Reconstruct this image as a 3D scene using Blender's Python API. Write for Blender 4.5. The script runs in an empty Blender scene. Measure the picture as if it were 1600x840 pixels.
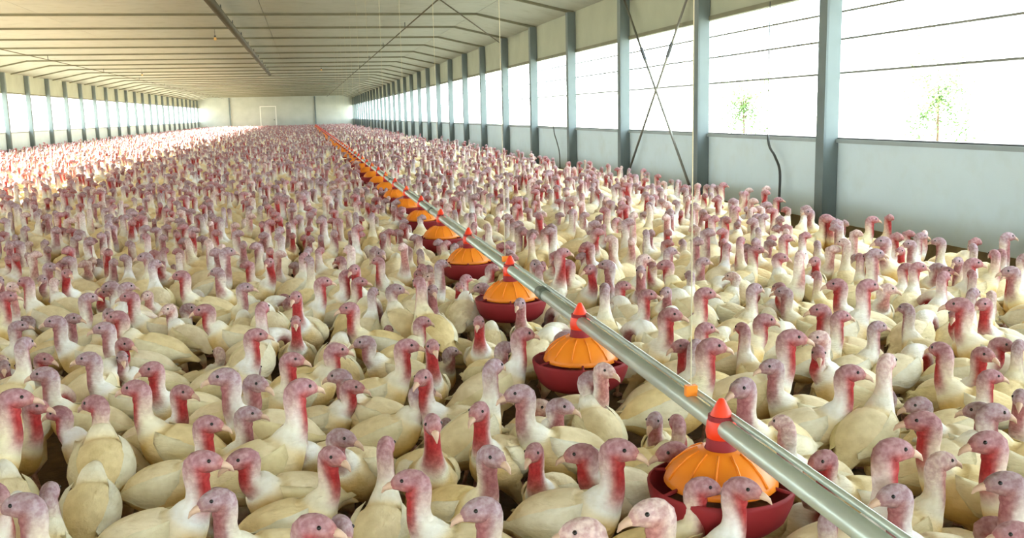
import bpy, math, random
import numpy as np
from mathutils import Matrix, Vector

random.seed(7)
rng = np.random.default_rng(7)
scene = bpy.context.scene
C = scene.collection

# ------------------------------------------------------------------ camera
CAM_H = 1.32
F, CX, CY = 1500.0, 800.0, 420.0
VPX, VPY, ROLL = 475.0, 182.0, 0.023
_d = Vector(((VPX - CX) / F, -(VPY - CY) / F, -1.0)).normalized()
_u = Vector((-ROLL, 1.0, 0.0)); _u.z = (_u.x * _d.x + _u.y * _d.y) / -_d.z
_u.normalize()
_r = _d.cross(_u)
ROT = Matrix((_r, _d, _u))                       # camera -> world
cam_d = bpy.data.cameras.new('camera')
cam_d.sensor_width = 36.0
cam_d.lens = F / 1600.0 * 36.0
cam_d.clip_end = 600
cam = bpy.data.objects.new('camera', cam_d)
C.objects.link(cam)
cam.matrix_world = Matrix.Translation((0, 0, CAM_H)) @ ROT.to_4x4()
scene.camera = cam
RN = np.array(ROT)

def project(p):
    p = np.asarray(p, float) - np.array([0, 0, CAM_H])
    c = p @ RN
    z = -c[..., 2]
    return np.stack([CX + F * c[..., 0] / z, CY - F * c[..., 1] / z, z], -1)

def ray(px, py):
    return RN @ np.array([(px - CX) / F, -(py - CY) / F, -1.0])

def on_height(px, py, h):
    d = ray(px, py)
    t = (h - CAM_H) / d[2]
    return np.array([0, 0, CAM_H]) + d * t

# ------------------------------------------------------------------ light
world = bpy.data.worlds.new('sky'); scene.world = world
world.use_nodes = True
wn = world.node_tree
bg = wn.nodes['Background']
bg.inputs['Color'].default_value = (0.80, 0.93, 1.0, 1)
bg.inputs['Strength'].default_value = 1.0
sun_d = bpy.data.lights.new('sun', 'SUN')
sun_d.energy = 6.5
sun_d.angle = math.radians(1.2)
sun_d.color = (1.0, 0.965, 0.90)
sun = bpy.data.objects.new('sun', sun_d)
C.objects.link(sun)
_el, _az = math.radians(16.5), math.radians(-7)
_dir = Vector((math.cos(_el) * math.cos(_az), math.cos(_el) * math.sin(_az), -math.sin(_el)))
sun.rotation_euler = _dir.to_track_quat('-Z', 'Y').to_euler()
sun.location = (-30, 20, 12)

scene.view_settings.view_transform = 'Standard'
scene.view_settings.look = 'None'
scene.view_settings.gamma = 1.0
scene.view_settings.use_curve_mapping = False
scene.view_settings.exposure = 3.55
scene.cycles.max_bounces = 10
scene.cycles.diffuse_bounces = 6

# ------------------------------------------------------------------ materials
def srgb(r, g, b):
    f = lambda v: v / 255 / 12.92 if v / 255 <= 0.04045 else ((v / 255 + 0.055) / 1.055) ** 2.4
    return (f(r), f(g), f(b), 1.0)

def mat(name, col, rough=0.7, metal=0.0, var=0.12, scale=4.0, bump=0.0, bscale=40.0, stretch=None, stain=None):
    m = bpy.data.materials.new(name); m.use_nodes = True
    nt = m.node_tree; N = nt.nodes; L = nt.links
    b = N['Principled BSDF']
    b.inputs['Roughness'].default_value = rough
    b.inputs['Metallic'].default_value = metal
    tc = N.new('ShaderNodeTexCoord')
    mp = N.new('ShaderNodeMapping')
    L.new(tc.outputs['Object'], mp.inputs['Vector'])
    if stretch: mp.inputs['Scale'].default_value = stretch
    nz = N.new('ShaderNodeTexNoise'); nz.inputs['Scale'].default_value = scale; nz.inputs['Detail'].default_value = 5
    L.new(mp.outputs['Vector'], nz.inputs['Vector'])
    rp = N.new('ShaderNodeValToRGB')
    lo = tuple(c * (1 - var) for c in col[:3]) + (1,)
    hi = tuple(min(1, c * (1 + var * 0.6)) for c in col[:3]) + (1,)
    rp.color_ramp.elements[0].position = 0.3; rp.color_ramp.elements[0].color = lo
    rp.color_ramp.elements[1].position = 0.7; rp.color_ramp.elements[1].color = hi
    L.new(nz.outputs['Fac'], rp.inputs['Fac'])
    out = rp.outputs['Color']
    if stain:
        n2 = N.new('ShaderNodeTexNoise'); n2.inputs['Scale'].default_value = scale * 2.7; n2.inputs['Detail'].default_value = 8
        L.new(tc.outputs['Object'], n2.inputs['Vector'])
        r2 = N.new('ShaderNodeValToRGB')
        r2.color_ramp.elements[0].position = 0.52; r2.color_ramp.elements[0].color = (0, 0, 0, 1)
        r2.color_ramp.elements[1].position = 0.75; r2.color_ramp.elements[1].color = (0.55, 0.55, 0.55, 1)
        L.new(n2.outputs['Fac'], r2.inputs['Fac'])
        mx = N.new('ShaderNodeMix'); mx.data_type = 'RGBA'
        L.new(r2.outputs['Color'], mx.inputs['Factor'])
        L.new(out, mx.inputs['A']); mx.inputs['B'].default_value = stain
        out = mx.outputs['Result']
    L.new(out, b.inputs['Base Color'])
    if bump:
        n3 = N.new('ShaderNodeTexNoise'); n3.inputs['Scale'].default_value = bscale; n3.inputs['Detail'].default_value = 4
        L.new(mp.outputs['Vector'], n3.inputs['Vector'])
        bp = N.new('ShaderNodeBump'); bp.inputs['Strength'].default_value = bump; bp.inputs['Distance'].default_value = 0.01
        L.new(n3.outputs['Fac'], bp.inputs['Height'])
        L.new(bp.outputs['Normal'], b.inputs['Normal'])
    return m

M = {
    'litter': mat('litter', srgb(112, 88, 58), 0.95, var=0.4, scale=9, bump=0.8, bscale=60, stain=srgb(70, 55, 40)),
    'ceiling': mat('ceiling_sheet', srgb(168, 170, 156), 0.75, var=0.06, scale=1.2, stain=srgb(146, 144, 124)),
    'rafter': mat('rafter_paint', srgb(116, 114, 92), 0.8, var=0.15, scale=3),
    'upper': mat('upper_board', srgb(158, 162, 142), 0.8, var=0.08, scale=2),
    'lower': mat('lower_wall', srgb(204, 219, 222), 0.7, var=0.04, scale=1.5, stain=srgb(194, 206, 202)),
    'endwall': mat('end_wall_sheet', srgb(176, 180, 170), 0.8, var=0.08, scale=1.5),
    'kick': mat('stained_kickboard', srgb(128, 110, 74), 0.9, var=0.3, scale=5, bump=0.4, stain=srgb(90, 76, 50)),
    'steel': mat('grey_steel', srgb(106, 117, 116), 0.75, metal=0.0, var=0.10, scale=3),
    'sill': mat('grey_sill', srgb(150, 160, 158), 0.6, var=0.12, scale=3),
    'darkline': mat('sill_shade_dark', srgb(62, 62, 60), 0.7, var=0.1),
    'galv': mat('galvanised_pipe', srgb(186, 194, 180), 0.38, metal=0.45, var=0.10, scale=6),
    'galvd': mat('dull_galvanised', srgb(112, 120, 108), 0.5, metal=0.4, var=0.12, scale=6),
    'orange': mat('orange_plastic', srgb(244, 138, 26), 0.42, var=0.06, scale=8),
    'redor': mat('orange_red_plastic', srgb(236, 62, 26), 0.42, var=0.08, scale=8),
    'red': mat('dark_red_plastic', srgb(140, 24, 30), 0.7, var=0.12, scale=8),
    'feed': mat('feed_meal', srgb(150, 104, 64), 0.95, var=0.3, scale=60),
    'wire': mat('wire_steel', srgb(120, 118, 108), 0.55, metal=0.3, var=0.1),
    'cord': mat('pale_cord', srgb(196, 186, 152), 0.8, var=0.08),
    'brown': mat('brown_duct', srgb(84, 74, 52), 0.7, var=0.2, scale=5),
    'hose': mat('dark_hose', srgb(58, 60, 56), 0.6, var=0.1),
    'grass': mat('pale_gravel', srgb(214, 208, 186), 0.95, var=0.2, scale=0.8, bump=0.5),
    'white': mat('white_render', srgb(228, 228, 222), 0.8, var=0.05, scale=0.6),
    'tin': mat('pale_tin_roof', srgb(206, 208, 206), 0.5, metal=0.2, var=0.06, scale=0.6),
    'darkgrey': mat('dark_grey_metal', srgb(70, 72, 74), 0.6, var=0.1),
    'bark': mat('bark', srgb(104, 84, 62), 0.9, var=0.3, scale=20, bump=0.5),
    'leaf': mat('leaf_green', srgb(84, 112, 52), 0.7, var=0.3, scale=6),
    'beak': mat('horn_beak', srgb(206, 172, 146), 0.5, var=0.12, scale=60),
    'eye': mat('dark_eye', srgb(26, 20, 18), 0.15, var=0.05),
    'glass': mat('lamp_glass', srgb(232, 190, 120), 0.2, var=0.05),
}

def bird_material():
    m = bpy.data.materials.new('turkey_plumage_and_skin'); m.use_nodes = True
    nt = m.node_tree; N = nt.nodes; L = nt.links
    b = N['Principled BSDF']
    b.inputs['Roughness'].default_value = 0.85
    b.inputs['Specular IOR Level'].default_value = 0.25
    at = N.new('ShaderNodeAttribute'); at.attribute_name = 'Col'
    oi = N.new('ShaderNodeObjectInfo')
    rp = N.new('ShaderNodeValToRGB')
    rp.color_ramp.elements[0].color = (0.97, 0.90, 0.68, 1)
    rp.color_ramp.elements[1].color = (1.0, 1.03, 1.12, 1)
    e = rp.color_ramp.elements.new(0.5); e.color = (1.0, 1.0, 0.97, 1)
    L.new(oi.outputs['Random'], rp.inputs['Fac'])
    mul = N.new('ShaderNodeMix'); mul.data_type = 'RGBA'; mul.blend_type = 'MULTIPLY'
    L.new(at.outputs['Alpha'], mul.inputs['Factor'])
    L.new(at.outputs['Color'], mul.inputs['A']); L.new(rp.outputs['Color'], mul.inputs['B'])
    tc = N.new('ShaderNodeTexCoord')
    nz = N.new('ShaderNodeTexNoise'); nz.inputs['Scale'].default_value = 26; nz.inputs['Detail'].default_value = 4
    L.new(tc.outputs['Object'], nz.inputs['Vector'])
    r2 = N.new('ShaderNodeValToRGB')
    r2.color_ramp.elements[0].position = 0.3; r2.color_ramp.elements[0].color = (0.86, 0.83, 0.76, 1)
    r2.color_ramp.elements[1].position = 0.65; r2.color_ramp.elements[1].color = (1, 1, 1, 1)
    L.new(nz.outputs['Fac'], r2.inputs['Fac'])
    m2 = N.new('ShaderNodeMix'); m2.data_type = 'RGBA'; m2.blend_type = 'MULTIPLY'; m2.inputs['Factor'].default_value = 1.0
    L.new(mul.outputs['Result'], m2.inputs['A']); L.new(r2.outputs['Color'], m2.inputs['B'])
    n4 = N.new('ShaderNodeTexNoise'); n4.inputs['Scale'].default_value = 75; n4.inputs['Detail'].default_value = 3
    L.new(tc.outputs['Object'], n4.inputs['Vector'])
    r4 = N.new('ShaderNodeValToRGB')
    r4.color_ramp.elements[0].position = 0.36; r4.color_ramp.elements[0].color = (0.80, 0.66, 0.68, 1)
    r4.color_ramp.elements[1].position = 0.66; r4.color_ramp.elements[1].color = (1.18, 1.22, 1.20, 1)
    L.new(n4.outputs['Fac'], r4.inputs['Fac'])
    inv = N.new('ShaderNodeMath'); inv.operation = 'SUBTRACT'; inv.inputs[0].default_value = 1.0; inv.use_clamp = True
    fe = N.new('ShaderNodeAttribute'); fe.attribute_name = 'Feather'
    L.new(fe.outputs['Fac'], inv.inputs[1])
    m3 = N.new('ShaderNodeMix'); m3.data_type = 'RGBA'; m3.blend_type = 'MULTIPLY'
    L.new(inv.outputs['Value'], m3.inputs['Factor'])
    L.new(m2.outputs['Result'], m3.inputs['A']); L.new(r4.outputs['Color'], m3.inputs['B'])
    L.new(m3.outputs['Result'], b.inputs['Base Color'])
    n3 = N.new('ShaderNodeTexNoise'); n3.inputs['Scale'].default_value = 55; n3.inputs['Detail'].default_value = 3
    mp = N.new('ShaderNodeMapping'); mp.inputs['Scale'].default_value = (0.5, 1.0, 1.4)
    L.new(tc.outputs['Object'], mp.inputs['Vector']); L.new(mp.outputs['Vector'], n3.inputs['Vector'])
    bp = N.new('ShaderNodeBump'); bp.inputs['Strength'].default_value = 0.7; bp.inputs['Distance'].default_value = 0.008
    L.new(n3.outputs['Fac'], bp.inputs['Height']); L.new(bp.outputs['Normal'], b.inputs['Normal'])
    return m
M['bird'] = bird_material()

# ------------------------------------------------------------------ mesh helpers
class MB:
    def __init__(s): s.v = []; s.f = []
    def add(s, verts, faces):
        o = len(s.v); s.v += [tuple(v) for v in verts]; s.f += [tuple(i + o for i in f) for f in faces]
    def box(s, x0, x1, y0, y1, z0, z1):
        s.add([(x, y, z) for x in (x0, x1) for y in (y0, y1) for z in (z0, z1)],
              [(0, 1, 3, 2), (4, 6, 7, 5), (0, 4, 5, 1), (2, 3, 7, 6), (0, 2, 6, 4), (1, 5, 7, 3)])
    def prism_y(s, poly, y0, y1):                       # polygon in x,z swept along y
        n = len(poly)
        s.add([(x, y0, z) for x, z in poly] + [(x, y1, z) for x, z in poly],
              [tuple(range(n - 1, -1, -1)), tuple(range(n, 2 * n))] +
              [(i, (i + 1) % n, n + (i + 1) % n, n + i) for i in range(n)])
    def tube(s, pts, r, n=8, cap=True):
        pts = [Vector(p) for p in pts]
        rs = r if isinstance(r, (list, tuple)) else [r] * len(pts)
        V = []; Fc = []
        ref = None
        for i, p in enumerate(pts):
            t = (pts[min(i + 1, len(pts) - 1)] - pts[max(i - 1, 0)]).normalized()
            if ref is None:
                ref = t.orthogonal().normalized()
            ref = (ref - t * ref.dot(t)).normalized()
            b = t.cross(ref)
            V += [p + (ref * math.cos(a) + b * math.sin(a)) * rs[i] for a in (2 * math.pi * k / n for k in range(n))]
        for i in range(len(pts) - 1):
            for k in range(n):
                a, b_ = i * n + k, i * n + (k + 1) % n
                Fc.append((a, b_, b_ + n, a + n))
        if cap:
            Fc.append(tuple(range(n - 1, -1, -1))); Fc.append(tuple((len(pts) - 1) * n + k for k in range(n)))
        s.add(V, Fc)
    def lathe(s, prof, n=24):                           # (r, z) profile round z
        V = []; Fc = []
        for r, z in prof:
            V += [(r * math.cos(2 * math.pi * k / n), r * math.sin(2 * math.pi * k / n), z) for k in range(n)]
        for i in range(len(prof) - 1):
            for k in range(n):
                a, b = i * n + k, i * n + (k + 1) % n
                Fc.append((a, b, b + n, a + n))
        s.add(V, Fc)
    def mesh(s, name, m, smooth=False):
        me = bpy.data.meshes.new(name); me.from_pydata(s.v, [], s.f)
        me.materials.append(m)
        if smooth: me.shade_smooth()
        me.update()
        return me
    def build(s, name, m, parent=None, smooth=False, loc=None):
        return link(name, s.mesh(name, m, smooth), parent, loc)

def link(name, me, parent=None, loc=None, rotz=0.0, scale=1.0):
    o = bpy.data.objects.new(name, me); C.objects.link(o)
    if parent is not None: o.parent = parent
    if loc is not None: o.location = loc
    if rotz: o.rotation_euler = (0, 0, rotz)
    if scale != 1.0: o.scale = (scale,) * 3
    return o

def tag(o, label, cat, group=None):
    o['label'] = label; o['category'] = cat
    if group: o['group'] = group
    return o

def struct(o, label=None):
    o['kind'] = 'structure'
    if label: o['label'] = label
    return o

# ------------------------------------------------------------------ the shed
R, L_ = 5.07, 10.6                    # right and left wall from the camera's axis
Y0, Y1 = -6.5, 105.0
SILL, WTOP, EAVE, CEIL = 1.0, 2.43, 3.13, 3.42
BAY = 3.09
KICK = 0.17
POST_R = [8.62 + BAY * k for k in range(0, 32)] + [8.62 - BAY * k for k in range(1, 11)]
POST_L = [p - 1.3 for p in POST_R]
BEND_R, BEND_L = 3.75, -9.2

mb = MB(); mb.box(-L_ - 0.2, R + 0.2, Y0, Y1, -0.25, 0.0)
struct(mb.build('floor', M['litter']), 'brown litter floor of the turkey shed')

def bays(posts):
    e = [Y0] + [p for p in sorted(posts) if Y0 + 0.6 < p < Y1 - 0.6] + [Y1]
    return list(zip(e[:-1], e[1:]))

def side_wall(name, x, sgn, posts, label):
    """sgn +1: wall on +x, inner face at x"""
    b = lambda a, c: (min(x + sgn * a, x + sgn * c), max(x + sgn * a, x + sgn * c))
    m0 = MB(); m0.box(*b(0.02, 0.16), Y0, Y1, -0.02, 0.03)
    w = struct(m0.build(name, M['lower']), label)
    g = 0.006
    for (a, c) in bays(posts):
        p = MB(); p.box(*b(0.0, 0.14), a + g, c - g, KICK, SILL - 0.05); p.build('lower_panel', M['lower'], w)
        p = MB(); p.prism_y([(x - sgn * 0.05, 0.0), (x + sgn * 0.02, 0.0), (x + sgn * 0.02, KICK), (x - sgn * 0.008, KICK)], a + g, c - g)
        p.build('kickboard', M['kick'], w)
        p = MB(); p.box(*b(0.0, 0.10), a + g, c - g, WTOP, EAVE + 0.075); p.build('upper_panel', M['upper'], w)
        p = MB(); p.box(*b(-0.03, 0.14), a + g, c - g, SILL - 0.05, SILL - 0.012); p.build('sill', M['sill'], w)
        p = MB(); p.box(*b(-0.012, 0.05), a + g, c - g, SILL - 0.012, SILL); p.build('sill_shade_strip', M['darkline'], w)  # dark strip standing in for the thin shadow line at the sill
        p = MB(); p.box(*b(-0.02, 0.06), a + g, c - g, WTOP - 0.035, WTOP + 0.02); p.build('head_rail', M['rafter'], w)
    for z in (2.20, 1.94, 1.62):
        p = MB(); p.tube([(x + sgn * 0.06, Y0, z), (x + sgn * 0.06, Y1, z)], 0.011, 5); p.build('wire', M['wire'], w)
    pm = MB()                                                      # channel post: web and two lips
    d0, d1 = -sgn * 0.15, -sgn * 0.005
    pm.box(min(d0, d1), max(d0, d1), -0.075, -0.062, 0, EAVE)
    pm.box(min(d0, d1), max(d0, d1), 0.062, 0.075, 0, EAVE)
    f0, f1 = -sgn * 0.158, -sgn * 0.142
    pm.box(min(f0, f1), max(f0, f1), -0.075, 0.075, 0, EAVE)
    me = pm.mesh('post', M['steel'])
    bm_ = MB(); bm_.box(-0.10, 0.10, -0.12, 0.12, 0, 0.012)
    for p in posts:
        if Y0 + 0.6 < p < Y1 - 0.6:
            link('post', me, w, (x, p, 0))
    return w

wall_right = side_wall('wall_right', R, 1, POST_R, 'right side wall with pale lower panels and long open window strip')
wall_left = side_wall('wall_left', -L_, -1, POST_L, 'left side wall with pale lower panels and open window strip')

# end walls
def end_wall(name, y, sgn, label):
    prof = [(-L_ - 0.1, 0), (R + 0.1, 0), (R + 0.1, EAVE + 0.09), (BEND_R, CEIL + 0.11), (BEND_L, CEIL + 0.11), (-L_ - 0.1, EAVE + 0.09)]
    m = MB(); m.prism_y(prof, min(y, y + sgn * 0.15), max(y, y + sgn * 0.15))
    return struct(m.build(name, M['endwall']), label)
wall_back = end_wall('wall_back', Y1, 1, 'far end wall of the shed')
# near end, behind the camera; doorway added to let daylight onto the front birds
DX0, DX1, DH = -3.6, 3.4, 3.0
fm = MB()
fm.prism_y([(-L_ - 0.1, 0), (DX0, 0), (DX0, DH), (DX1, DH), (DX1, 0), (R + 0.1, 0), (R + 0.1, EAVE + 0.09), (BEND_R, CEIL + 0.11), (BEND_L, CEIL + 0.11), (-L_ - 0.1, EAVE + 0.09)], Y0 - 0.15, Y0)
wall_front = struct(fm.build('wall_front', M['endwall']), 'near end wall of the shed with a doorway added for fill light')
for x in (DX0, DX1 - 0.1):  # frame of the doorway added for light
    p = MB(); p.box(x, x + 0.1, Y0 - 0.18, Y0 + 0.03, 0, DH); p.build('door_frame', M['steel'], wall_front)
p = MB(); p.box(DX0, DX1, Y0 - 0.18, Y0 + 0.03, DH - 0.1, DH); p.build('door_frame', M['steel'], wall_front)
d = MB(); d.box(-4.4, -2.9, Y1 - 0.06, Y1 - 0.012, 0.05, 2.4)
door = struct(d.build('door_1', M['endwall']), 'pale door in the far end wall')
for x in (-4.48, -2.9):
    p = MB(); p.box(x, x + 0.08, Y1 - 0.09, Y1 - 0.012, 0.0, 2.48); p.build('door_frame', M['white'], door)
p = MB(); p.box(-4.40, -2.9, Y1 - 0.09, Y1 - 0.012, 2.4, 2.48); p.build('door_frame', M['white'], door)
p = MB(); p.box(-3.1, -3.02, Y1 - 0.12, Y1 - 0.06, 1.0, 1.12); p.build('door_handle', M['darkgrey'], door)
for x in (-7.5, 1.2):
    p = MB(); p.box(x - 0.07, x + 0.07, Y1 - 0.14, Y1 - 0.005, 0, CEIL - 0.01); p.build('post', M['steel'], wall_back)

# ceiling: flat middle, sloping sides, one sheet per bay, beams at every frame
cb = MB()
cb.prism_y([(-L_ - 0.5, EAVE + 0.06), (BEND_L, CEIL + 0.08), (BEND_R, CEIL + 0.08), (R + 0.5, EAVE + 0.06),
            (R + 0.5, EAVE + 0.16), (BEND_R, CEIL + 0.2), (BEND_L, CEIL + 0.2), (-L_ - 0.5, EAVE + 0.16)], Y0 - 0.3, Y1 + 0.3)
ceiling = struct(cb.build('ceiling', M['tin']), 'cream sheet ceiling with dark cross beams')
for (a, c) in bays(POST_R):
    g = 0.008
    for (xa, za, xb, zb) in ((-L_, EAVE, BEND_L, CEIL), (BEND_L, CEIL, -5.0, CEIL), (-5.0, CEIL, -0.7, CEIL), (-0.7, CEIL, BEND_R, CEIL), (BEND_R, CEIL, R, EAVE)):
        p = MB(); p.prism_y([(xa + 0.005, za + 0.015), (xb - 0.005, zb + 0.015), (xb - 0.005, zb + 0.055), (xa + 0.005, za + 0.055)], a + g, c - g)
        p.build('ceiling_sheet', M['ceiling'], ceiling)
bm_ = MB()
t = 0.05
bm_.prism_y([(-L_ + 0.02, EAVE - t + 0.02), (BEND_L, CEIL - t + 0.02), (BEND_R, CEIL - t + 0.02), (R - 0.02, EAVE - t + 0.02),
             (R - 0.02, EAVE + 0.02), (BEND_R, CEIL + 0.02), (BEND_L, CEIL + 0.02), (-L_ + 0.02, EAVE + 0.02)], -0.03, 0.03)
beam_me = bm_.mesh('beam', M['rafter'])
for p in POST_R:
    if Y0 + 0.6 < p < Y1 - 0.6: link('beam', beam_me, ceiling, (0, p, 0))
# diagonal bracing in one bay of the right wall, each rod from top corner to floor corner
ya, yb = POST_R[1], POST_R[2]
for (p0, p1, lab) in (((R - 0.1, ya + 0.1, EAVE - 0.05), (R - 0.1, yb - 0.1, 0.15), 'thin steel bracing rod sloping down away from the camera between two posts'),
                      ((R - 0.13, yb - 0.1, EAVE - 0.05), (R - 0.13, ya + 0.1, 0.15), 'thin steel bracing rod rising away from the camera between two posts')):
    m = MB(); m.tube([p0, p1], 0.018, 6)
    o = m.build('bracing_rod', M['wire'], None, True); tag(o, lab, 'rod', 'crossed bracing rods on the right wall')
    q0, q1 = Vector(p0), Vector(p1)
    tb = MB(); tb.tube([q0.lerp(q1, 0.30), q0.lerp(q1, 0.36)], 0.026, 6); tb.build('turnbuckle', M['darkgrey'], o)

# ------------------------------------------------------------------ outside
g = MB(); g.box(-260, 260, -120, 380, -0.6, -0.26)
struct(g.build('ground', M['grass']), 'sunlit dry ground outside the shed')

nb = bpy.data.objects.new('poultry_barn', None); C.objects.link(nb); nb.location = (30, 0, -0.26)
tag(nb, 'pale neighbouring barn seen through the right window strip', 'barn')
def part(name, m, parent, fn):
    q = MB(); fn(q); return q.build(name, m, parent)
part('wall', M['white'], nb, lambda q: q.box(0, 9, 5, 130, 0, 3.25))
part('roof', M['tin'], nb, lambda q: q.prism_y([(-0.5, 3.2), (4.5, 5.4), (9.5, 3.2), (9.5, 3.32), (4.5, 5.52), (-0.5, 3.32)], 4, 131))
part('gutter', M['darkgrey'], nb, lambda q: q.box(-0.64, -0.5, 4, 131, 3.2, 3.34))
part('ridge_cap', M['darkgrey'], nb, lambda q: q.prism_y([(4.2, 5.42), (4.5, 5.56), (4.8, 5.42), (4.5, 5.66)], 4, 131))
wm = MB(); wm.box(-0.03, 0.0, 0, 2.6, 1.1, 2.3)
w_me = wm.mesh('window', M['sill'])
for k in range(29): link('window', w_me, nb, (0, 7 + k * 4.1, 0))

def young_tree(px, py, x, height, label, seed):
    rr = random.Random(seed)
    yv = None
    d_ = ray(px, py); t_ = x / d_[0]; base = (x, d_[1] * t_, -0.26)
    root = bpy.data.objects.new('young_tree', None); C.objects.link(root); root.location = base
    tag(root, label, 'tree', 'young trees outside the right wall')
    tr = MB(); tr.tube([(0, 0, 0), (0.03, 0.02, height * 0.4), (-0.02, 0.0, height * 0.75), (0.0, 0.02, height * 0.95)], [0.035, 0.028, 0.02, 0.008], 7)
    tr.build('trunk', M['bark'], root, True)
    for k in range(6):
        a = rr.uniform(0, 6.28); z0 = height * rr.uniform(0.4, 0.75)
        b_ = MB(); b_.tube([(0, 0, z0), (math.cos(a) * 0.3, math.sin(a) * 0.3, z0 + 0.3)], [0.014, 0.005], 5)
        b_.build('branch', M['bark'], root, True)
    fo = MB()
    for k in range(1500):
        a, b_ = rr.uniform(0, 6.28), rr.gauss(0, 0.3)
        rad = abs(rr.gauss(0.36, 0.2)) * (height / 2)
        p0 = Vector((math.cos(a) * rad * math.cos(b_), math.sin(a) * rad * math.cos(b_), height * 0.72 + rad * 1.3 * math.sin(rr.uniform(-1.5, 1.5))))
        u = Vector((rr.uniform(-1, 1), rr.uniform(-1, 1), rr.uniform(-1, 1))).normalized() * 0.05
        v = u.orthogonal().normalized() * 0.026
        fo.add([p0, p0 + u + v, p0 + u * 2, p0 + u - v], [(0, 1, 2, 3)])
    f_ = fo.build('foliage', M['leaf'], root); f_['kind'] = 'stuff'
young_tree(1466, 175, 13.0, 2.3, 'young leafy tree outside, beyond the nearest window bay', 3)
young_tree(1162, 175, 12.0, 2.2, 'young leafy tree outside, seen just past the crossed bracing rods', 5)

# ------------------------------------------------------------------ under the ceiling
m = MB(); m.tube([(-1.42, 6, CEIL - 0.17), (-1.42, 46, CEIL - 0.17)], 0.075, 10)
duct = tag(m.build('ceiling_pipe', M['brown'], None, True), 'thick brown pipe hung along the middle of the ceiling', 'pipe')
hk = MB(); hk.box(-0.012, 0.012, -0.01, 0.01, -0.12, 0.115); hk_me = hk.mesh('hanger', M['darkgrey'])
for k in range(13): link('hanger', hk_me, duct, (-1.42, 7 + k * 3.09, CEIL - 0.10))

m = MB(); m.tube([(2.35, 6, CEIL - 0.18), (2.35, 100, CEIL - 0.18)], 0.014, 6)
cable = tag(m.build('winch_cable', M['brown'], None, True), 'brown winch cable running under the ceiling above the feeders', 'cable')
pl = MB(); pl.lathe([(0.0, -0.02), (0.05, -0.02), (0.04, 0), (0.05, 0.02), (0.0, 0.02)], 12)
hk = MB(); hk.box(-0.008, 0.008, -0.008, 0.008, 0, 0.12)
hk_me = hk.mesh('hanger', M['darkgrey'])
for k in range(15): link('hanger', hk_me, cable, (2.35, 10 + k * 6.18, CEIL - 0.17))
m = MB(); m.tube([(2.35, 16.8, CEIL - 0.16), (R - 0.2, POST_R[5], EAVE - 0.1)], 0.012, 6)
tag(m.build('stay_cable', M['brown'], None, True), 'brown stay cable slanting from the winch cable down to the right wall', 'cable')
m = MB()
m.tube([(-7.6, 20, CEIL - 0.2), (-7.6, 100, CEIL - 0.2)], 0.012, 6)
lc = tag(m.build('drinker_cable', M['brown'], None, True), 'thin cable running under the ceiling towards the left wall', 'cable')
for k in range(9): link('hanger', hk_me, lc, (-7.6, 24 + k * 8.5, CEIL - 0.19))

def bulb(loc, label):
    root = bpy.data.objects.new('ceiling_lamp', None); C.objects.link(root); root.location = loc; root.scale = (0.7, 0.7, 0.7)
    tag(root, label, 'lamp', 'unlit lamps under the ceiling')
    q = MB(); q.tube([(0, 0, 0), (0, 0, 0.25)], 0.006, 6); q.build('cord', M['darkgrey'], root)
    q = MB(); q.lathe([(0.0, 0.04), (0.03, 0.03), (0.035, -0.02), (0.0, -0.03)], 12); q.build('socket', M['darkgrey'], root, True)
    q = MB(); q.lathe([(0.0, -0.02), (0.03, -0.03), (0.05, -0.08), (0.035, -0.12), (0.0, -0.13)], 14); q.build('bulb', M['glass'], root, True)
def lamp_at(px, py, label):
    h = CEIL - 0.18
    p = on_height(px, py, h); bulb((p[0], p[1], h), label)
lamp_at(502, 107, 'small amber lamp hanging right of the brown ceiling pipe')
lamp_at(336, 57, 'small lamp hanging left of the brown ceiling pipe')
lamp_at(222, 115, 'small lamp hanging under the ceiling nearest the left windows')

# hoses on the right wall
def hose(pts, label, r=0.014):
    q = MB(); pp = [Vector(p) for p in pts]
    out = []
    for i in range(len(pp) - 1):
        a, b_, c_, d_ = pp[max(i - 1, 0)], pp[i], pp[i + 1], pp[min(i + 2, len(pp) - 1)]
        for k in range(6):
            t_ = k / 6
            out.append(0.5 * ((2 * b_) + (c_ - a) * t_ + (2 * a - 5 * b_ + 4 * c_ - d_) * t_ * t_ + (3 * b_ - a - 3 * c_ + d_) * t_ ** 3))
    out.append(pp[-1])
    q.tube(out, [r * (0.4 if p.z > SILL else 1.0) for p in out], 6)
    return tag(q.build('hanging_hose', M['hose'], None, True), label, 'hose', 'hoses on the right wall')
hy = 9.55
hose([(R - 0.08, hy + 0.32, WTOP), (R - 0.08, hy + 0.32, 1.5), (R - 0.08, hy + 0.3, 0.95), (R - 0.09, hy + 0.12, 0.78), (R - 0.09, hy, 0.62), (R - 0.09, hy, 0.3), (R - 0.09, hy, 0.02)],
     'dark hose hanging down the right wall beside the nearest post')
hy = POST_R[3] + 0.9
hose([(R - 0.08, hy + 0.5, WTOP), (R - 0.08, hy + 0.5, 1.3), (R - 0.08, hy + 0.45, 0.9), (R - 0.09, hy + 0.2, 0.7), (R - 0.09, hy, 0.45), (R - 0.09, hy, 0.02)],
     'dark hose hanging down the wall beyond the crossed bracing rods', 0.010)

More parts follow.
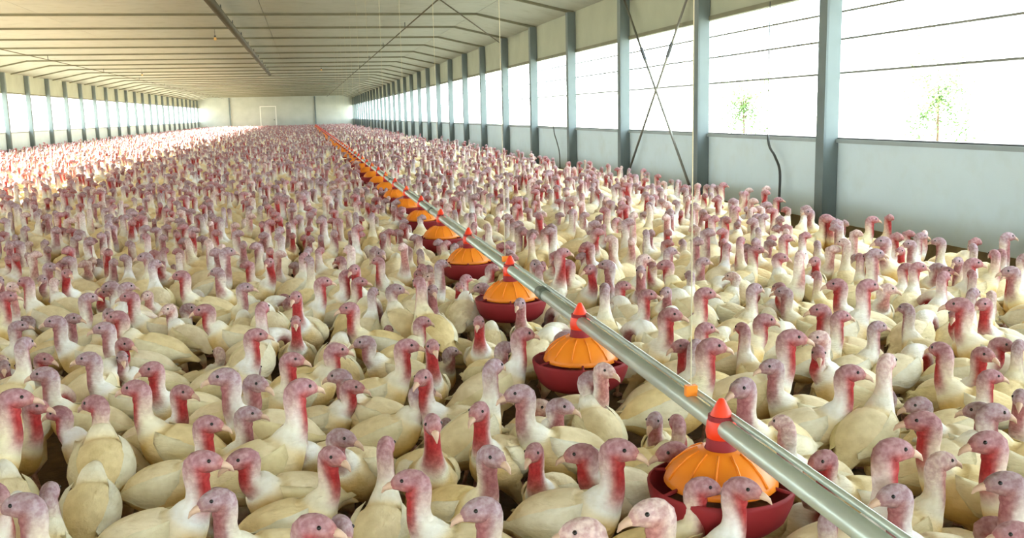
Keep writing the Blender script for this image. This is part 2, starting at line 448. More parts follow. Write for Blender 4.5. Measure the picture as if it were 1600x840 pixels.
# ------------------------------------------------------------------ feed line
FX, FZ = 1.0, 0.515
FEED0, FSTEP, FN = 2.20, 1.30, 70
pipe_root = bpy.data.objects.new('feed_pipe', None); C.objects.link(pipe_root); pipe_root.location = (FX, 0, FZ)
tag(pipe_root, 'long galvanised feed pipe running down the shed over the orange feeders', 'pipe')
PL = FSTEP * 3
seg = MB(); seg.tube([(0, 0, 0), (0, PL - 0.01, 0)], 0.024, 14); seg_me = seg.mesh('pipe_section', M['galv'], True)
cpl = MB(); cpl.tube([(0, -0.05, 0), (0, 0.05, 0)], 0.028, 14); cpl_me = cpl.mesh('coupler', M['galvd'], True)
cnd = MB(); cnd.tube([(0.022, 0, 0.028), (0.022, PL - 0.004, 0.028)], 0.0085, 8); cnd_me = cnd.mesh('conduit', M['galv'], True)
for k in range(24):
    y = 0.2 + k * PL
    link('pipe_section', seg_me, pipe_root, (0, y, 0)); link('coupler', cpl_me, pipe_root, (0, y, 0)); link('conduit', cnd_me, pipe_root, (0, y, 0))

def feeder_meshes():
    out = {}
    m = MB()                                    # hooded cap over the pipe
    m.lathe([(0.0, 0.074), (0.007, 0.072), (0.014, 0.060), (0.028, 0.032), (0.037, 0.012), (0.040, -0.012), (0.036, -0.034), (0.033, -0.034), (0.034, 0.0), (0.0, 0.05)], 20)
    out['cap'] = m.mesh('cap', M['redor'], True)
    m = MB(); m.lathe([(0.034, 0.03), (0.036, -0.02), (0.040, -0.06), (0.046, -0.062), (0.047, -0.075), (0.040, -0.078), (0.030, -0.06), (0.028, 0.03), (0.034, 0.03)], 20)
    out['drop_tube'] = m.mesh('drop_tube', M['red'], True)
    m = MB(); m.lathe([(0.042, -0.058), (0.062, -0.062), (0.092, -0.078), (0.122, -0.104), (0.140, -0.130), (0.146, -0.146), (0.142, -0.150), (0.128, -0.128), (0.088, -0.088), (0.040, -0.070)], 32)
    out['cone'] = m.mesh('cone', M['orange'], True)
    m = MB(); m.lathe([(0.182, -0.146), (0.188, -0.148), (0.188, -0.156), (0.181, -0.190), (0.166, -0.228), (0.140, -0.252), (0.10, -0.258), (0.0, -0.260), (0.0, -0.250), (0.10, -0.248), (0.135, -0.242), (0.158, -0.222), (0.173, -0.188), (0.180, -0.152), (0.182, -0.146)], 32)
    out['pan'] = m.mesh('pan', M['red'], True)
    m = MB(); m.lathe([(0.0, -0.222), (0.06, -0.224), (0.12, -0.228), (0.150, -0.229)], 24)
    out['feed'] = m.mesh('feed', M['feed'], True)
    m = MB(); m.tube([(0.138, 0, -0.142), (0.165, 0, -0.146), (0.184, 0, -0.150)], 0.005, 6)
    out['spoke'] = m.mesh('spoke', M['red'], True)
    m = MB(); m.tube([(0.060, 0, -0.0605), (0.092, 0, -0.0765), (0.122, 0, -0.1025), (0.141, 0, -0.130)], 0.0035, 5)
    out['rib'] = m.mesh('rib', M['orange'], True)
    return out
FM = feeder_meshes()
ORD = ['nearest', 'second', 'third', 'fourth', 'fifth', 'sixth', 'seventh', 'eighth', 'ninth', 'tenth', 'eleventh', 'twelfth',
       'thirteenth', 'fourteenth', 'fifteenth', 'sixteenth', 'seventeenth', 'eighteenth', 'nineteenth', 'twentieth']
FEED_Y = [FEED0 + FSTEP * k for k in range(FN)]
for k, y in enumerate(FEED_Y):
    root = bpy.data.objects.new('pan_feeder', None); C.objects.link(root); root.location = (FX, y, FZ)
    if k == 0: lab = 'nearest orange pan feeder with red cap, largest on the feed line'
    elif k < 20: lab = f'orange pan feeder with red cap, {ORD[k]} from the camera on the feed line'
    else: lab = 'tiny far orange pan feeder on the feed line, past the twentieth'
    tag(root, lab, 'feeder', 'orange pan feeders on the feed line')
    for nm in ('cap', 'drop_tube', 'cone', 'pan', 'feed'):
        o = link(nm, FM[nm], root)
        if k < 8 and nm == 'cone':
            for q in range(12): link('rib', FM['rib'], o, rotz=q * math.pi / 6)
    if k < 12:
        for q in range(6): link('spoke', FM['spoke'], root, rotz=q * math.pi / 3 + 0.3)
# suspension cords of the feed line
cm = MB(); cm.tube([(0, 0, FZ + 0.024), (0.0, 0, CEIL - 0.005)], 0.0017, 5); cm_me = cm.mesh('suspension_cord', M['cord'])
cl = MB(); cl.box(-0.016, 0.016, -0.009, 0.009, 0.0, 0.03); cl_me = cl.mesh('clip', M['orange'])
CORD_Y = [2.40 + 2.53 * k for k in range(12)]
for k, y in enumerate(CORD_Y):
    o = link('suspension_cord', cm_me, None, (FX, y, 0))
    lab = f'pale cord holding up the feed pipe, {ORD[k]} from the camera' 
    tag(o, lab, 'cord', 'cords holding up the feed pipe')
    link('clip', cl_me, o, (0, 0, FZ + 0.022))

# ------------------------------------------------------------------ turkeys
lin = lambda r, g, b: np.array(srgb(r, g, b)[:3])
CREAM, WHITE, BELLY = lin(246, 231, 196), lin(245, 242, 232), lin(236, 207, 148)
SKIN = {
    'red':   dict(hd=lin(190, 150, 152), hv=lin(192, 96, 92), nd=lin(206, 152, 148), nv=lin(186, 66, 64), fc=lin(200, 140, 134)),
    'mauve': dict(hd=lin(194, 172, 176), hv=lin(198, 154, 150), nd=lin(206, 178, 174), nv=lin(184, 124, 122), fc=lin(200, 164, 160)),
    'pale':  dict(hd=lin(222, 200, 192), hv=lin(222, 176, 164), nd=lin(226, 204, 194), nv=lin(204, 148, 138), fc=lin(222, 190, 176)),
}
for _k, _f in (('red', 0.80), ('mauve', 0.74), ('pale', 0.86)):
    SKIN[_k] = {a: c * np.array([_f, _f * 0.97, _f]) for a, c in SKIN[_k].items()}
NECK = {   # head centre (x, z), neck waypoints, head pitch
    'tall': dict(h=(0.152, 0.500), w=[(0.134, 0.360), (0.136, 0.405), (0.132, 0.453)], pitch=-8),
    'mid':  dict(h=(0.160, 0.455), w=[(0.138, 0.347), (0.142, 0.381), (0.139, 0.413)], pitch=-8),
    'low':  dict(h=(0.165, 0.410), w=[(0.142, 0.335), (0.148, 0.355), (0.145, 0.374)], pitch=-12),
    'feed': dict(h=(0.256, 0.225), w=[(0.158, 0.325), (0.195, 0.318), (0.228, 0.285)], pitch=-62),
    'sit':  dict(h=(0.150, 0.400), w=[(0.136, 0.335), (0.142, 0.352), (0.138, 0.367)], pitch=-5),
}
BODY = [  # x, z, half width, half height
    (-0.222, 0.196, 0.026, 0.004), (-0.196, 0.206, 0.042, 0.011), (-0.162, 0.218, 0.048, 0.030), (-0.122, 0.228, 0.070, 0.060),
    (-0.072, 0.236, 0.088, 0.080), (-0.018, 0.242, 0.096, 0.090), (0.034, 0.250, 0.093, 0.091), (0.078, 0.266, 0.080, 0.082), (0.106, 0.290, 0.060, 0.064)]

BODY = [(0.106 - (0.106 - x) * 0.84, z + 0.004, w * 0.90, h * 0.92) for x, z, w, h in BODY]

def rings_for(neck, yaw, skin):
    P = NECK[neck]; S = SKIN[skin]
    hx, hz = P['h']; pt = math.radians(P['pitch'])
    f = np.array([math.cos(pt), math.sin(pt)]); u = np.array([-f[1], f[0]])
    H = np.array([hx, hz])
    pts = []
    def add(xz, w, h, dc, vc, df, vf, yw=0.0): pts.append((xz[0], 0.0, xz[1], w, h, dc, vc, df, vf, yw))
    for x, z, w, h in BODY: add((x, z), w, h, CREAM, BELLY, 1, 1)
    add((0.121, 0.318), 0.043, 0.048, WHITE, WHITE, 1, 1)
    w = P['w']
    add(w[0], 0.0310, 0.0350, WHITE, WHITE * 0.2 + S['nv'] * 0.8, 1, 0.2, 0.0)
    add(w[1], 0.0240, 0.0300, WHITE * 0.7 + S['nd'] * 0.3, S['nv'], 0.7, 0, yaw * 0.35)
    add(w[2], 0.0230, 0.0310, WHITE * 0.45 + S['nd'] * 0.55, S['nv'], 0.4, 0, yaw * 0.8)
    add(H - f * 0.019 - u * 0.012, 0.0228, 0.0300, S['hd'], S['nv'] * 0.7 + S['hv'] * 0.3, 0, 0, yaw)
    add(H + f * 0.002 + u * 0.000, 0.0245, 0.0290, S['hd'], S['hv'], 0, 0, yaw)
    add(H + f * 0.026 + u * 0.000, 0.0205, 0.0225, S['hd'], S['fc'], 0, 0, yaw)
    add(H + f * 0.043 - u * 0.005, 0.0125, 0.0125, S['fc'], S['fc'], 0, 0, yaw)
    add(H + f * 0.051 - u * 0.008, 0.0058, 0.0058, S['fc'], S['fc'], 0, 0, yaw)
    out = []
    ax = w[1][0]
    for (x, y, z, ww, hh, dc, vc, df, vf, yw) in pts:
        if yw:
            dx = x - ax; x, y = ax + dx * math.cos(yw), dx * math.sin(yw)
        out.append(np.concatenate([[x, y, z, ww, hh], dc, vc, [df, vf, yw]]))
    return np.array(out)

def catmull(A, n):
    out = []
    for i in range(len(A) - 1):
        a, b, c, d = A[max(i - 1, 0)], A[i], A[i + 1], A[min(i + 2, len(A) - 1)]
        for k in range(n):
            t = k / n
            out.append(0.5 * (2 * b + (c - a) * t + (2 * a - 5 * b + 4 * c - d) * t * t + (3 * b - a - 3 * c + d) * t ** 3))
    out.append(A[-1])
    out = np.array(out)
    out[:, 3:5] = np.maximum(out[:, 3:5], 0.003); out[:, 5:] = np.where(np.arange(out.shape[1] - 5) < 8, np.clip(out[:, 5:], 0, 1), out[:, 5:])
    return out

def bird_geo(neck, yaw, skin, lod):
    A = rings_for(neck, yaw, skin)
    if lod == 0: A = catmull(A, 3); segs = 18
    elif lod == 1: segs = 8
    else: A = A[[1, 3, 5, 7, 9, 11, 13, 14, 16]]; segs = 5
    drop = 0.10 if neck == 'sit' else 0.0
    n = len(A)
    V = np.zeros((n * segs, 3)); Cc = np.zeros((n * segs, 4))
    ph = 2 * np.pi * np.arange(segs) / segs
    if lod == 2: ph = ph + np.pi / 2
    cs, sn = np.cos(ph), np.sin(ph)
    for i in range(n):
        p = A[i, :3]; t = A[min(i + 1, n - 1), :3] - A[max(i - 1, 0), :3]
        t = t / np.linalg.norm(t)
        a = A[i, -1]
        s = np.array([-math.sin(a), math.cos(a), 0.0]); s -= t * s.dot(t); s /= np.linalg.norm(s)
        nn = np.cross(t, s)
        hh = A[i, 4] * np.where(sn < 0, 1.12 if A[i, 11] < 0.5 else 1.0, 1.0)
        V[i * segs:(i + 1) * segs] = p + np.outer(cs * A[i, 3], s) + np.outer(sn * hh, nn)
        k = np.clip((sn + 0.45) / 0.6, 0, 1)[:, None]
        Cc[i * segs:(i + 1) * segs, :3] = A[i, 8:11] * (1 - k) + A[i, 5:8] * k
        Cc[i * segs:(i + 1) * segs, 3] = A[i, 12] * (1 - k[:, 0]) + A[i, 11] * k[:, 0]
    V = list(map(tuple, V)); Cc = list(map(tuple, Cc)); Fc = []
    skip = set(); legs = []
    if neck != 'sit' and lod < 2:
        if lod == 0: i0, sets = 15, ((11, 12), (14, 15))
        else: i0, sets = 5, ((5,), (6,))
        for ks in sets:
            nr = 2 if lod == 0 else 1
            for i in range(i0, i0 + nr):
                for k in ks: skip.add((i, k))
            k0, k1 = ks[0], ks[-1] + 1
            if lod == 0:
                loop = [(i0, k0), (i0, k0 + 1), (i0, k1), (i0 + 1, k1), (i0 + 2, k1), (i0 + 2, k0 + 1), (i0 + 2, k0), (i0 + 1, k0)]
            else:
                loop = [(i0, k0), (i0, k1), (i0 + 1, k1), (i0 + 1, k0)]
            legs.append((loop, -1 if ks[0] in (11, 5) else 1))
    for i in range(n - 1):
        for k in range(segs):
            if (i, k) in skip: continue
            a, b = i * segs + k, i * segs + (k + 1) % segs
            Fc.append((a, b, b + segs, a + segs))
    Fc.append(tuple(range(segs - 1, -1, -1))); Fc.append(tuple((n - 1) * segs + k for k in range(segs)))
    shank = tuple(lin(206, 168, 150)) + (0.0,)
    for loop, side in legs:
        cur = [i * segs + (k % segs) for i, k in loop]
        m = len(cur)
        base = np.array([V[j] for j in cur]); cen = base.mean(0)
        ang = np.arctan2(base[:, 1] - cen[1], base[:, 0] - cen[0])
        stages = [((0.005, 0.062 * side, 0.135), 0.026, 0.026, tuple(CREAM) + (1.0,)), ((-0.022, 0.058 * side, 0.095), 0.0105, 0.0105, shank),
                  ((0.0, 0.056 * side, 0.022), 0.0075, 0.0075, shank), ((0.016, 0.056 * side, 0.008), 0.040, 0.022, shank)]
        for c, rx, ry, col in stages:
            new = []
            for j in range(m):
                new.append(len(V)); V.append((c[0] + rx * math.cos(ang[j]), c[1] + ry * math.sin(ang[j]), max(c[2] + (0.0 if m == 8 else 0.0), 0.004))); Cc.append(col)
            for j in range(m):
                Fc.append((cur[j], cur[(j + 1) % m], new[(j + 1) % m], new[j]))
            cur = new
        Fc.append(tuple(cur))
    V = np.array(V); V[:, 2] -= drop
    return V, Fc, np.array(Cc)

def head_frame(neck, yaw):
    P = NECK[neck]; hx, hz = P['h']; ax = P['w'][1][0]
    dx = hx - ax
    return np.array([ax + dx * math.cos(yaw), dx * math.sin(yaw), hz - (0.10 if neck == 'sit' else 0)]), math.radians(P['pitch'])

def set_colors(me, Cc, feather=None):
    fa = me.attributes.new('Feather', 'FLOAT', 'POINT')
    fa.data.foreach_set('value', np.ascontiguousarray(Cc[:, 3] if feather is None else feather, dtype=np.float32))
    at = me.attributes.new('Col', 'FLOAT_COLOR', 'POINT')
    at.data.foreach_set('color', np.ascontiguousarray(Cc, dtype=np.float32).ravel())

_cache = {}
def bird_mesh(neck, yaw, skin):
    key = (neck, round(yaw, 2), skin)
    if key not in _cache:
        V, Fc, Cc = bird_geo(neck, yaw, skin, 0)
        me = bpy.data.meshes.new('turkey'); me.from_pydata(V.tolist(), [], Fc)
        set_colors(me, Cc); me.materials.append(M['bird']); me.shade_smooth(); me.update()
        _cache[key] = me
    return _cache[key]

def wing_mesh(side, dz=0.0):
    m = MB(); nu, nv = 10, 5
    xs = [r[0] for r in BODY]
    def ell(x): return [float(np.interp(x, xs, [r[j] for r in BODY])) for j in (1, 2, 3)]
    lay = []
    for off in (1.075, 1.0):
        for i in range(nu + 1):
            u_ = i / nu; x = 0.082 - 0.222 * u_
            zc, w, h = ell(max(x, -0.118))
            w = max(w, 0.05); h = max(h, 0.035)
            wid = math.sin(min(1, (u_ + 0.12) * 2.2) * math.pi / 2) * (1 - 0.72 * max(0, u_ - 0.45) / 0.55)
            for j in range(nv + 1):
                v_ = j / nv
                a = math.radians(48 - 74 * wid * v_ - 8 * u_)
                o = off + (0.035 * (1 - (2 * v_ - 1) ** 2) + 0.012 * (j % 2) if off > 1.01 else -0.01)
                if i in (0, nu) or j in (0, nv): o = 1.01 if off > 1.01 else 0.99
                lay.append((x - 0.012 * v_ * u_, side * w * math.cos(a) * o, zc + dz + h * math.sin(a) * o))
    n1 = (nu + 1) * (nv + 1); Fc = []
    idx = lambda i, j, l: l * n1 + i * (nv + 1) + j
    for i in range(nu):
        for j in range(nv):
            q = (idx(i, j, 0), idx(i + 1, j, 0), idx(i + 1, j + 1, 0), idx(i, j + 1, 0))
            Fc.append(q if side < 0 else q[::-1])
            q = (idx(i, j, 1), idx(i, j + 1, 1), idx(i + 1, j + 1, 1), idx(i + 1, j, 1))
            Fc.append(q if side < 0 else q[::-1])
    ring = [(i, 0) for i in range(nu)] + [(nu, j) for j in range(nv)] + [(i, nv) for i in range(nu, 0, -1)] + [(0, j) for j in range(nv, 0, -1)]
    for k in range(len(ring)):
        a, b = ring[k], ring[(k + 1) % len(ring)]
        Fc.append((idx(*a, 0), idx(*b, 0), idx(*b, 1), idx(*a, 1)))
    m.add(lay, Fc)
    me = m.mesh('wing', M['bird'], True)
    c = np.zeros((len(lay), 4)); c[:, :3] = lin(240, 233, 208); c[:, 3] = 1
    set_colors(me, c)
    return me
WING = {(s, q): wing_mesh(s, -0.10 if q else 0.0) for s in (-1, 1) for q in (False, True)}
bk = MB(); bk.tube([(0.040, 0, -0.004), (0.054, 0, -0.006), (0.067, 0, -0.011), (0.076, 0, -0.021)], [0.0120, 0.0096, 0.0062, 0.0013], 8)
BEAK = bk.mesh('beak', M['beak'], True)
ey = MB(); ey.lathe([(0.0, 0.0050), (0.0030, 0.0042), (0.0050, 0.0015), (0.0052, 0.0), (0.0050, -0.0015), (0.0030, -0.0042), (0.0, -0.0050)], 8)
EYE = ey.mesh('eye', M['eye'], True)

_fw = ROT @ Vector((0, 0, -1)); FWD = math.atan2(_fw.y, _fw.x)      # camera heading on the ground
# heads read off the photograph: x, y of the head, where it looks (0 right, 90 away, 180 left, -90 towards the camera), skin
HEADS = '''23 622 20 red|56 634 10 red|92 645 190 red|148 630 165 red|212 606 180 red|78 768 120 mauve|36 788 200 mauve|326 662 -10 red
388 646 0 mauve|456 671 195 red|318 720 10 red|378 716 200 red|338 780 220 mauve|519 712 -20 red|534 683 0 mauve|603 697 70 red
491 822 -15 red|534 824 -60 mauve|400 598 -20 mauve|470 606 20 red|551 604 -10 red|641 750 185 red|751 795 195 mauve|768 712 -30 mauve
834 706 230 red|908 708 170 red|876 634 0 mauve|811 614 190 mauve|748 642 230 red|676 662 -60 red|660 610 30 mauve|910 829 190 pale
968 702 -40 red|1022 656 -100 mauve|1058 660 80 red|1098 760 0 red|1160 762 -10 red|1018 800 190 pale|1160 605 200 mauve|945 578 -30 pale
1441 657 185 red|1434 632 200 mauve|1543 690 190 red|1553 644 10 mauve|1396 702 0 red|1471 720 0 pale|1397 773 190 mauve|1572 754 185 mauve
1285 718 200 red|1548 588 20 red|1583 832 200 red|38 537 90 mauve|69 584 185 mauve|138 560 170 mauve|162 512 200 mauve|183 495 190 red
114 497 0 mauve|86 502 190 mauve|138 465 20 mauve|202 463 190 red|40 440 180 red|11 463 30 red|283 430 190 red|236 576 210 red
198 448 60 mauve|29 509 10 mauve|319 484 170 red|383 449 0 mauve|410 481 100 red|462 464 -90 red|462 502 -60 red|400 523 10 red
457 561 0 red|505 440 30 red|543 428 20 red|562 440 10 red|583 456 90 mauve|545 481 190 red|569 534 185 mauve|530 587 150 mauve
636 540 10 red|676 541 -90 red|728 435 30 red|752 449 190 mauve|655 441 100 red|676 453 -80 mauve|660 503 60 red|748 503 -90 red
817 522 20 red|771 573 40 mauve|881 527 190 mauve|812 474 -90 mauve|945 451 100 mauve|974 446 0 red|1012 460 10 red|1048 491 0 red
1064 540 190 red|1087 540 60 mauve|1102 513 30 red|1112 541 0 red|1160 513 90 red|1195 500 20 red|1102 458 10 red|1205 572 200 mauve
1238 527 10 red|1279 527 190 pale|1281 484 160 red|1314 494 20 red|1371 510 0 mauve|1329 582 10 red|1386 565 30 pale|1224 456 150 mauve
1179 451 20 mauve|1276 430 100 red|1307 444 190 red|1416 482 95 mauve|1470 546 95 red|1537 553 -60 red|1499 476 170 red|1537 475 190 red
1475 432 20 red|1518 428 90 red|1592 540 30 mauve|1577 428 190 red|1356 446 20 red|350 588 200 mauve|285 612 0 red|1050 705 185 red
1216 312 0 red|1264 331 185 mauve|1291 340 0 red|1363 343 20 red|1379 377 200 mauve|1439 369 20 mauve|1421 381 190 mauve|1479 423 -30 red
1521 411 0 red|1564 395 90 red|1579 424 190 mauve|1130 289 20 red|1343 402 90 red|1521 458 20 mauve|1228 372 10 red'''
heads = []
for row in HEADS.split('\n'):
    for c in row.split('|'):
        x, y, a, s = c.split(); heads.append((float(x), float(y), float(a), s))

CELL = 0.4
grid = {}
def circles(x, y, th, sc):
    c, s = math.cos(th), math.sin(th)
    return [(x - 0.060 * sc * c, y - 0.060 * sc * s, 0.070 * sc), (x + 0.045 * sc * c, y + 0.045 * sc * s, 0.084 * sc)]
def put(x, y, th, sc):
    for q in circles(x, y, th, sc): grid.setdefault((int(q[0] // CELL), int(q[1] // CELL)), []).append(q)
def overlap(x, y, th, sc):
    pen = 0.0
    for (a, b, r) in circles(x, y, th, sc):
        i, j = int(a // CELL), int(b // CELL)
        for di in (-1, 0, 1):
            for dj in (-1, 0, 1):
                for (qx, qy, qr) in grid.get((i + di, j + dj), ()):
                    d_ = math.hypot(a - qx, b - qy)
                    if d_ < r + qr: pen += r + qr - d_
        if a > R - 0.12 - r: pen += 1
        if a < -L_ + 0.12 + r: pen += 1
    return pen
for y in FEED_Y: grid.setdefault((int(FX // CELL), int(y // CELL)), []).append((FX, y, 0.175))

YAWS = (0.0, 0.85, -0.85, 1.6, -1.6)
birds = []          # x, y, heading, scale, neck, head yaw, skin, hand-placed
heads.sort(key=lambda h: -h[1])
HP = np.array([[h[0], h[1]] for h in heads])
def take(x, y, th, sc):
    for q in circles(x, y, th, sc): grid[(int(q[0] // CELL), int(q[1] // CELL))].remove(q)
def fit(i, sc0):
    px, py, a, skin = heads[i]
    look = FWD - math.pi / 2 + math.radians(a)
    far_heads = HP[i + 1:]; far_heads = far_heads[np.abs(far_heads[:, 0] - px) < 260]
    best = None
    for neck in ('mid', 'tall', 'low'):
        for yw in YAWS:
            hf, _p = head_frame(neck, yw)
            for extra in (-0.3, -0.1, 0.1, 0.3):
                for ds in (0.0, -0.06, 0.06):
                    sc = sc0 + ds
                    th = look - yw + extra
                    c, s_ = math.cos(th), math.sin(th)
                    H = on_height(px, py, hf[2] * sc)
                    bx = H[0] - sc * (hf[0] * c - hf[1] * s_)
                    by = H[1] - sc * (hf[0] * s_ + hf[1] * c)
                    score = overlap(bx, by, th, sc) * 12 + 0.12 * abs(yw) + {'mid': 0, 'tall': 0.25, 'low': 0.05}[neck] + random.uniform(0, 0.08)
                    if abs(H[0] - FX) < 0.07 and hf[2] * sc > 0.44: score += 3
                    if math.hypot(bx, by) < 0.45: score += 5
                    if len(far_heads):                     # do not stand in front of a farther head
                        pc = project([(q[0], q[1], 0.27 * sc) for q in circles(bx, by, th, sc)])
                        for q in pc:
                            score += 0.5 * np.sum(np.hypot(far_heads[:, 0] - q[0], far_heads[:, 1] - q[1]) < 0.085 * sc * F / q[2])
                    if best is None or score < best[0]: best = (score, bx, by, th, sc, neck, yw)
    return best[1:] + (skin, True)
SC0 = [random.uniform(0.95, 1.06) for _h in heads]
for sweep in range(3):
    for i in range(len(heads)):
        if sweep: take(*birds[i][:4])
        b_ = fit(i, SC0[i])
        if sweep: birds[i] = b_
        else: birds.append(b_)
        put(*b_[:4])

def rnd_skin(): return random.choices(('red', 'mauve', 'pale'), (0.38, 0.46, 0.16))[0]
# fill the floor around them, near part by darts
NEAR_Y = 14.0
fills = []
for tries in range(60000):
    y = math.sqrt(random.random()) * NEAR_Y + 0.2 if tries % 3 else random.uniform(0.2, NEAR_Y)
    x = random.uniform(max(-L_, -1.2 - 0.42 * y), min(R - (0.95 if y < 8.5 else 0.6), 1.4 + 0.9 * y))
    if math.hypot(x, y) < 0.6: continue
    th = random.uniform(0, 2 * math.pi); sc = random.uniform(0.90, 1.06)
    if overlap(x, y, th, sc) > (0.0 if tries < 20000 else 0.025): continue
    p = project((x, y, 0.45))
    zone = p[1] > 425 and 0 < p[0] < 1600
    neck = random.choices(('mid', 'tall', 'low', 'feed', 'sit'), (0.06, 0.0, 0.34, 0.40, 0.20) if zone else (0.5, 0.22, 0.18, 0.06, 0.04))[0]
    if abs(x - FX) < 0.3 and neck in ('mid', 'tall'): neck = 'low'
    yw = random.choice(YAWS) if neck != 'feed' else random.choice((0.0, 0.85, -0.85))
    if zone and neck == 'feed':
        th = FWD + random.uniform(-1.0, 1.0); yw = 0.0
        if overlap(x, y, th, sc) > 0.02: continue
    fills.append((x, y, th, sc, neck, yw, rnd_skin(), False)); put(x, y, th, sc)

def head_px(b):
    hf, _ = head_frame(b[4], b[5])
    c, s = math.cos(b[2]), math.sin(b[2])
    w = (b[0] + b[3] * (hf[0] * c - hf[1] * s), b[1] + b[3] * (hf[0] * s + hf[1] * c), hf[2] * b[3])
    return project(w)
fills.sort(key=lambda b: project((b[0], b[1], 0.3))[2])
N_SINGLE = 300
near_stuff = []
for b in fills:
    p = project((b[0], b[1], 0.30)); h = head_px(b)
    vis = (-40 < p[0] < 1640 and p[1] < 870) or (5 < h[0] < 1595 and h[1] < 835)
    if vis and len(birds) < N_SINGLE: birds.append(b)
    else: near_stuff.append(b)

# ---- labels
def words_for(b):
    h = head_px(b); x, y = h[0], h[1]
    hf, _ = head_frame(b[4], b[5])
    rel = math.degrees(b[2] + b[5] - FWD) % 360        # 0 away, 90 left, 180 towards, 270 right
    face = ('looking away', 'looking away left', 'looking left', 'looking left towards camera', 'looking at camera',
            'looking right towards camera', 'looking right', 'looking away right')[int(((rel + 22.5) % 360) // 45)]
    skin = {'red': 'red-necked', 'mauve': 'mauve-headed', 'pale': 'pale-headed'}[b[6]]
    pose = {'tall': 'neck stretched', 'mid': 'head up', 'low': 'neck drawn in', 'feed': 'head lowered', 'sit': 'sitting'}[b[4]]
    col = ('at the left edge', 'far left', 'left', 'left of centre', 'centre', 'right of centre', 'right', 'far right', 'at the right edge')[min(8, max(0, int(x // 178)))]
    row = ('bottom edge', 'front', 'lower part', 'middle', 'upper crowd', 'back')[0 if y > 770 else 1 if y > 680 else 2 if y > 585 else 3 if y > 490 else 4 if y > 400 else 5]
    near = ''
    for k, fy in enumerate(FEED_Y[:8]):
        if math.hypot(b[0] - FX, b[1] - fy) < 0.42: near = f'beside {ORD[k]} feeder'
    if not near and b[0] > R - 0.9: near = 'by the right wall'
    return skin, face, pose, row, col, near, x, y
info = [words_for(b) for b in birds]
def lab1(i):
    s, f, p, r, c, n = info[i][:6]
    return f'{s} white turkey {f}, {p}, {n}, {r}' if n else f'{s} white turkey {f}, {p}, {r}, {c}'
labels = [lab1(i) for i in range(len(birds))]
by = {}
for i, l in enumerate(labels): by.setdefault(l, []).append(i)
for l, ids in by.items():
    if len(ids) == 1: continue
    xs = [info[i][6] for i in ids]; ys = [info[i][7] for i in ids]
    if len(ids) == 2:
        i, j = ids
        if abs(ys[0] - ys[1]) > 0.6 * abs(xs[0] - xs[1]):
            lo = i if ys[0] > ys[1] else j; hi = j if lo == i else i
            labels[lo] += ', nearer one'; labels[hi] += ', farther one'
        else:
            le = i if xs[0] < xs[1] else j; ri = j if le == i else i
            labels[le] += ', left one'; labels[ri] += ', right one'
    else:
        o = sorted(ids, key=lambda i: -info[i][7])
        nm = ['nearest', 'second', 'third', 'fourth', 'fifth', 'sixth', 'seventh', 'eighth']
        for k, i in enumerate(o): labels[i] += ', ' + nm[min(k, 7)]

import re
for i, l in enumerate(labels):
    if len(re.findall(r"[A-Za-z0-9']+", l)) > 16: l = labels[i] = l.replace(' white', '', 1)
    if len(re.findall(r"[A-Za-z0-9']+", l)) > 16: labels[i] = l.replace(' looking', '', 1)

def make_turkey(b, label):
    x, y, th, sc, neck, yw, skin, hand = b
    o = link('turkey', bird_mesh(neck, yw, skin), None, (x, y, 0), th, sc)
    tag(o, label, 'turkey', 'white turkeys in the nearest part of the flock')
    hf, pt = head_frame(neck, yw)
    for s in (-1, 1): link('wing', WING[(s, neck == 'sit')], o)
    bkk = link('beak', BEAK, o, tuple(hf)); bkk.rotation_euler = (0, -pt, yw)
    f = Vector((math.cos(yw) * math.cos(pt), math.sin(yw) * math.cos(pt), math.sin(pt)))
    u = Vector((-math.cos(yw) * math.sin(pt), -math.sin(yw) * math.sin(pt), math.cos(pt)))
    sd = Vector((-math.sin(yw), math.cos(yw), 0))
    for s in (-1, 1):
        link('eye', EYE, o, tuple(Vector(hf) + f * 0.017 + u * 0.009 + sd * s * 0.0200))
for b, l in zip(birds, labels): make_turkey(b, l)

# ---- the rest of the flock, one mesh
far = []
def scatter(y0, y1, dens):
    s = math.sqrt(2 / (math.sqrt(3) * dens)); ny = int((y1 - y0) / (s * 0.866)); nx = int((L_ + R) / s)
    for j in range(ny):
        for i in range(nx):
            x = -L_ + 0.2 + (i + 0.5 * (j % 2)) * s + random.uniform(-0.36, 0.36) * s
            y = y0 + j * s * 0.866 + random.uniform(-0.36, 0.36) * s
            if x > R - 0.42 - 0.3 * random.random() or x < -L_ + 0.45: continue
            if abs(x - FX) < 0.24 and min(abs(y - f) for f in FEED_Y) < 0.3: continue
            p = project((x, y, 0.4))
            if p[0] < -420 or p[0] > 1950: continue
            far.append((x, y, random.uniform(0, 6.283), random.uniform(0.9, 1.08),
                        random.choices(('mid', 'tall', 'low', 'feed'), (0.52, 0.26, 0.17, 0.05))[0], random.choice(YAWS), rnd_skin(), False))
scatter(NEAR_Y + 0.15, 32, 10.0)
scatter(32.2, Y1 - 0.8, 6.5)

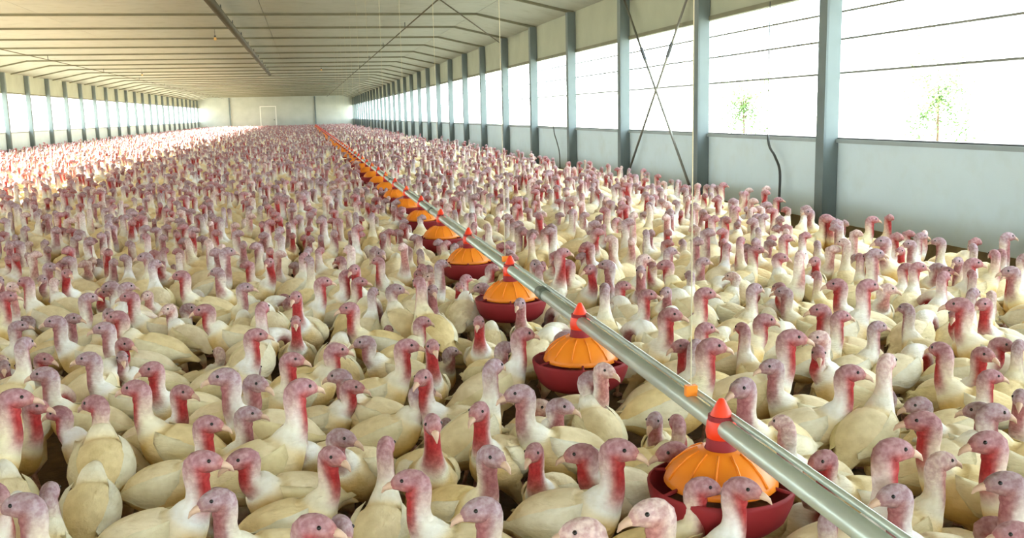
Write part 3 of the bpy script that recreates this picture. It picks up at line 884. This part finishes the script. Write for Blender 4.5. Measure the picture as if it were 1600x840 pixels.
def lump(groups):
    VV, FF, CC, FE = [], [], [], []
    off = 0
    for (neck, yw, skin, lod), bs in groups.items():
        V, Fc, Cc = bird_geo(neck, yw, skin, lod)
        B = np.array([[b[0], b[1], b[2], b[3]] for b in bs])
        c, s = np.cos(B[:, 2])[:, None], np.sin(B[:, 2])[:, None]
        x = V[None, :, 0] * B[:, 3:4]; y = V[None, :, 1] * B[:, 3:4]; z = V[None, :, 2] * B[:, 3:4]
        W = np.stack([x * c - y * s + B[:, 0:1], x * s + y * c + B[:, 1:2], z], -1).reshape(-1, 3)
        tint = rng.random((len(bs), 1))
        tc = np.concatenate([np.ones_like(tint), 0.91 + 0.12 * tint, 0.70 + 0.42 * tint], 1)
        Ck = np.repeat(Cc[None], len(bs), 0).copy()
        Ck[:, :, :3] = np.clip(Ck[:, :, :3] * (1 - Ck[:, :, 3:4] + Ck[:, :, 3:4] * tc[:, None, :]), 0, 1); FE.append(Ck[:, :, 3].ravel().copy()); Ck[:, :, 3] = 0
        VV.append(W); CC.append(Ck.reshape(-1, 4))
        tri = []
        for f in Fc:
            for k in range(1, len(f) - 1): tri.append((f[0], f[k], f[k + 1]))
        T = np.array(tri)[None] + (np.arange(len(bs)) * len(V))[:, None, None] + off
        FF.append(T.reshape(-1, 3)); off += len(bs) * len(V)
    V = np.concatenate(VV); T = np.concatenate(FF); Cc = np.concatenate(CC)
    me = bpy.data.meshes.new('turkey_flock')
    me.vertices.add(len(V)); me.vertices.foreach_set('co', V.astype(np.float32).ravel())
    me.loops.add(len(T) * 3); me.loops.foreach_set('vertex_index', T.astype(np.int32).ravel())
    me.polygons.add(len(T)); me.polygons.foreach_set('loop_start', (np.arange(len(T)) * 3).astype(np.int32))
    me.polygons.foreach_set('loop_total', np.full(len(T), 3, np.int32))
    me.update(calc_edges=True)
    set_colors(me, Cc, np.concatenate(FE)); me.materials.append(M['bird']); me.shade_smooth()
    return me
groups = {}
for b in near_stuff: groups.setdefault((b[4], b[5], b[6], 0 if math.hypot(b[0], b[1]) < 3.5 else 1), []).append(b)
for b in far: groups.setdefault((b[4], b[5], b[6], 1 if b[1] < 24 else 2), []).append(b)
flock = link('turkey_flock', lump(groups))
flock['kind'] = 'stuff'
tag(flock, 'dense flock of white turkeys filling the shed towards its far end', 'turkey flock')
print('BIRDS', len(birds), len(near_stuff), len(far), 'flock tris', len(flock.data.polygons))
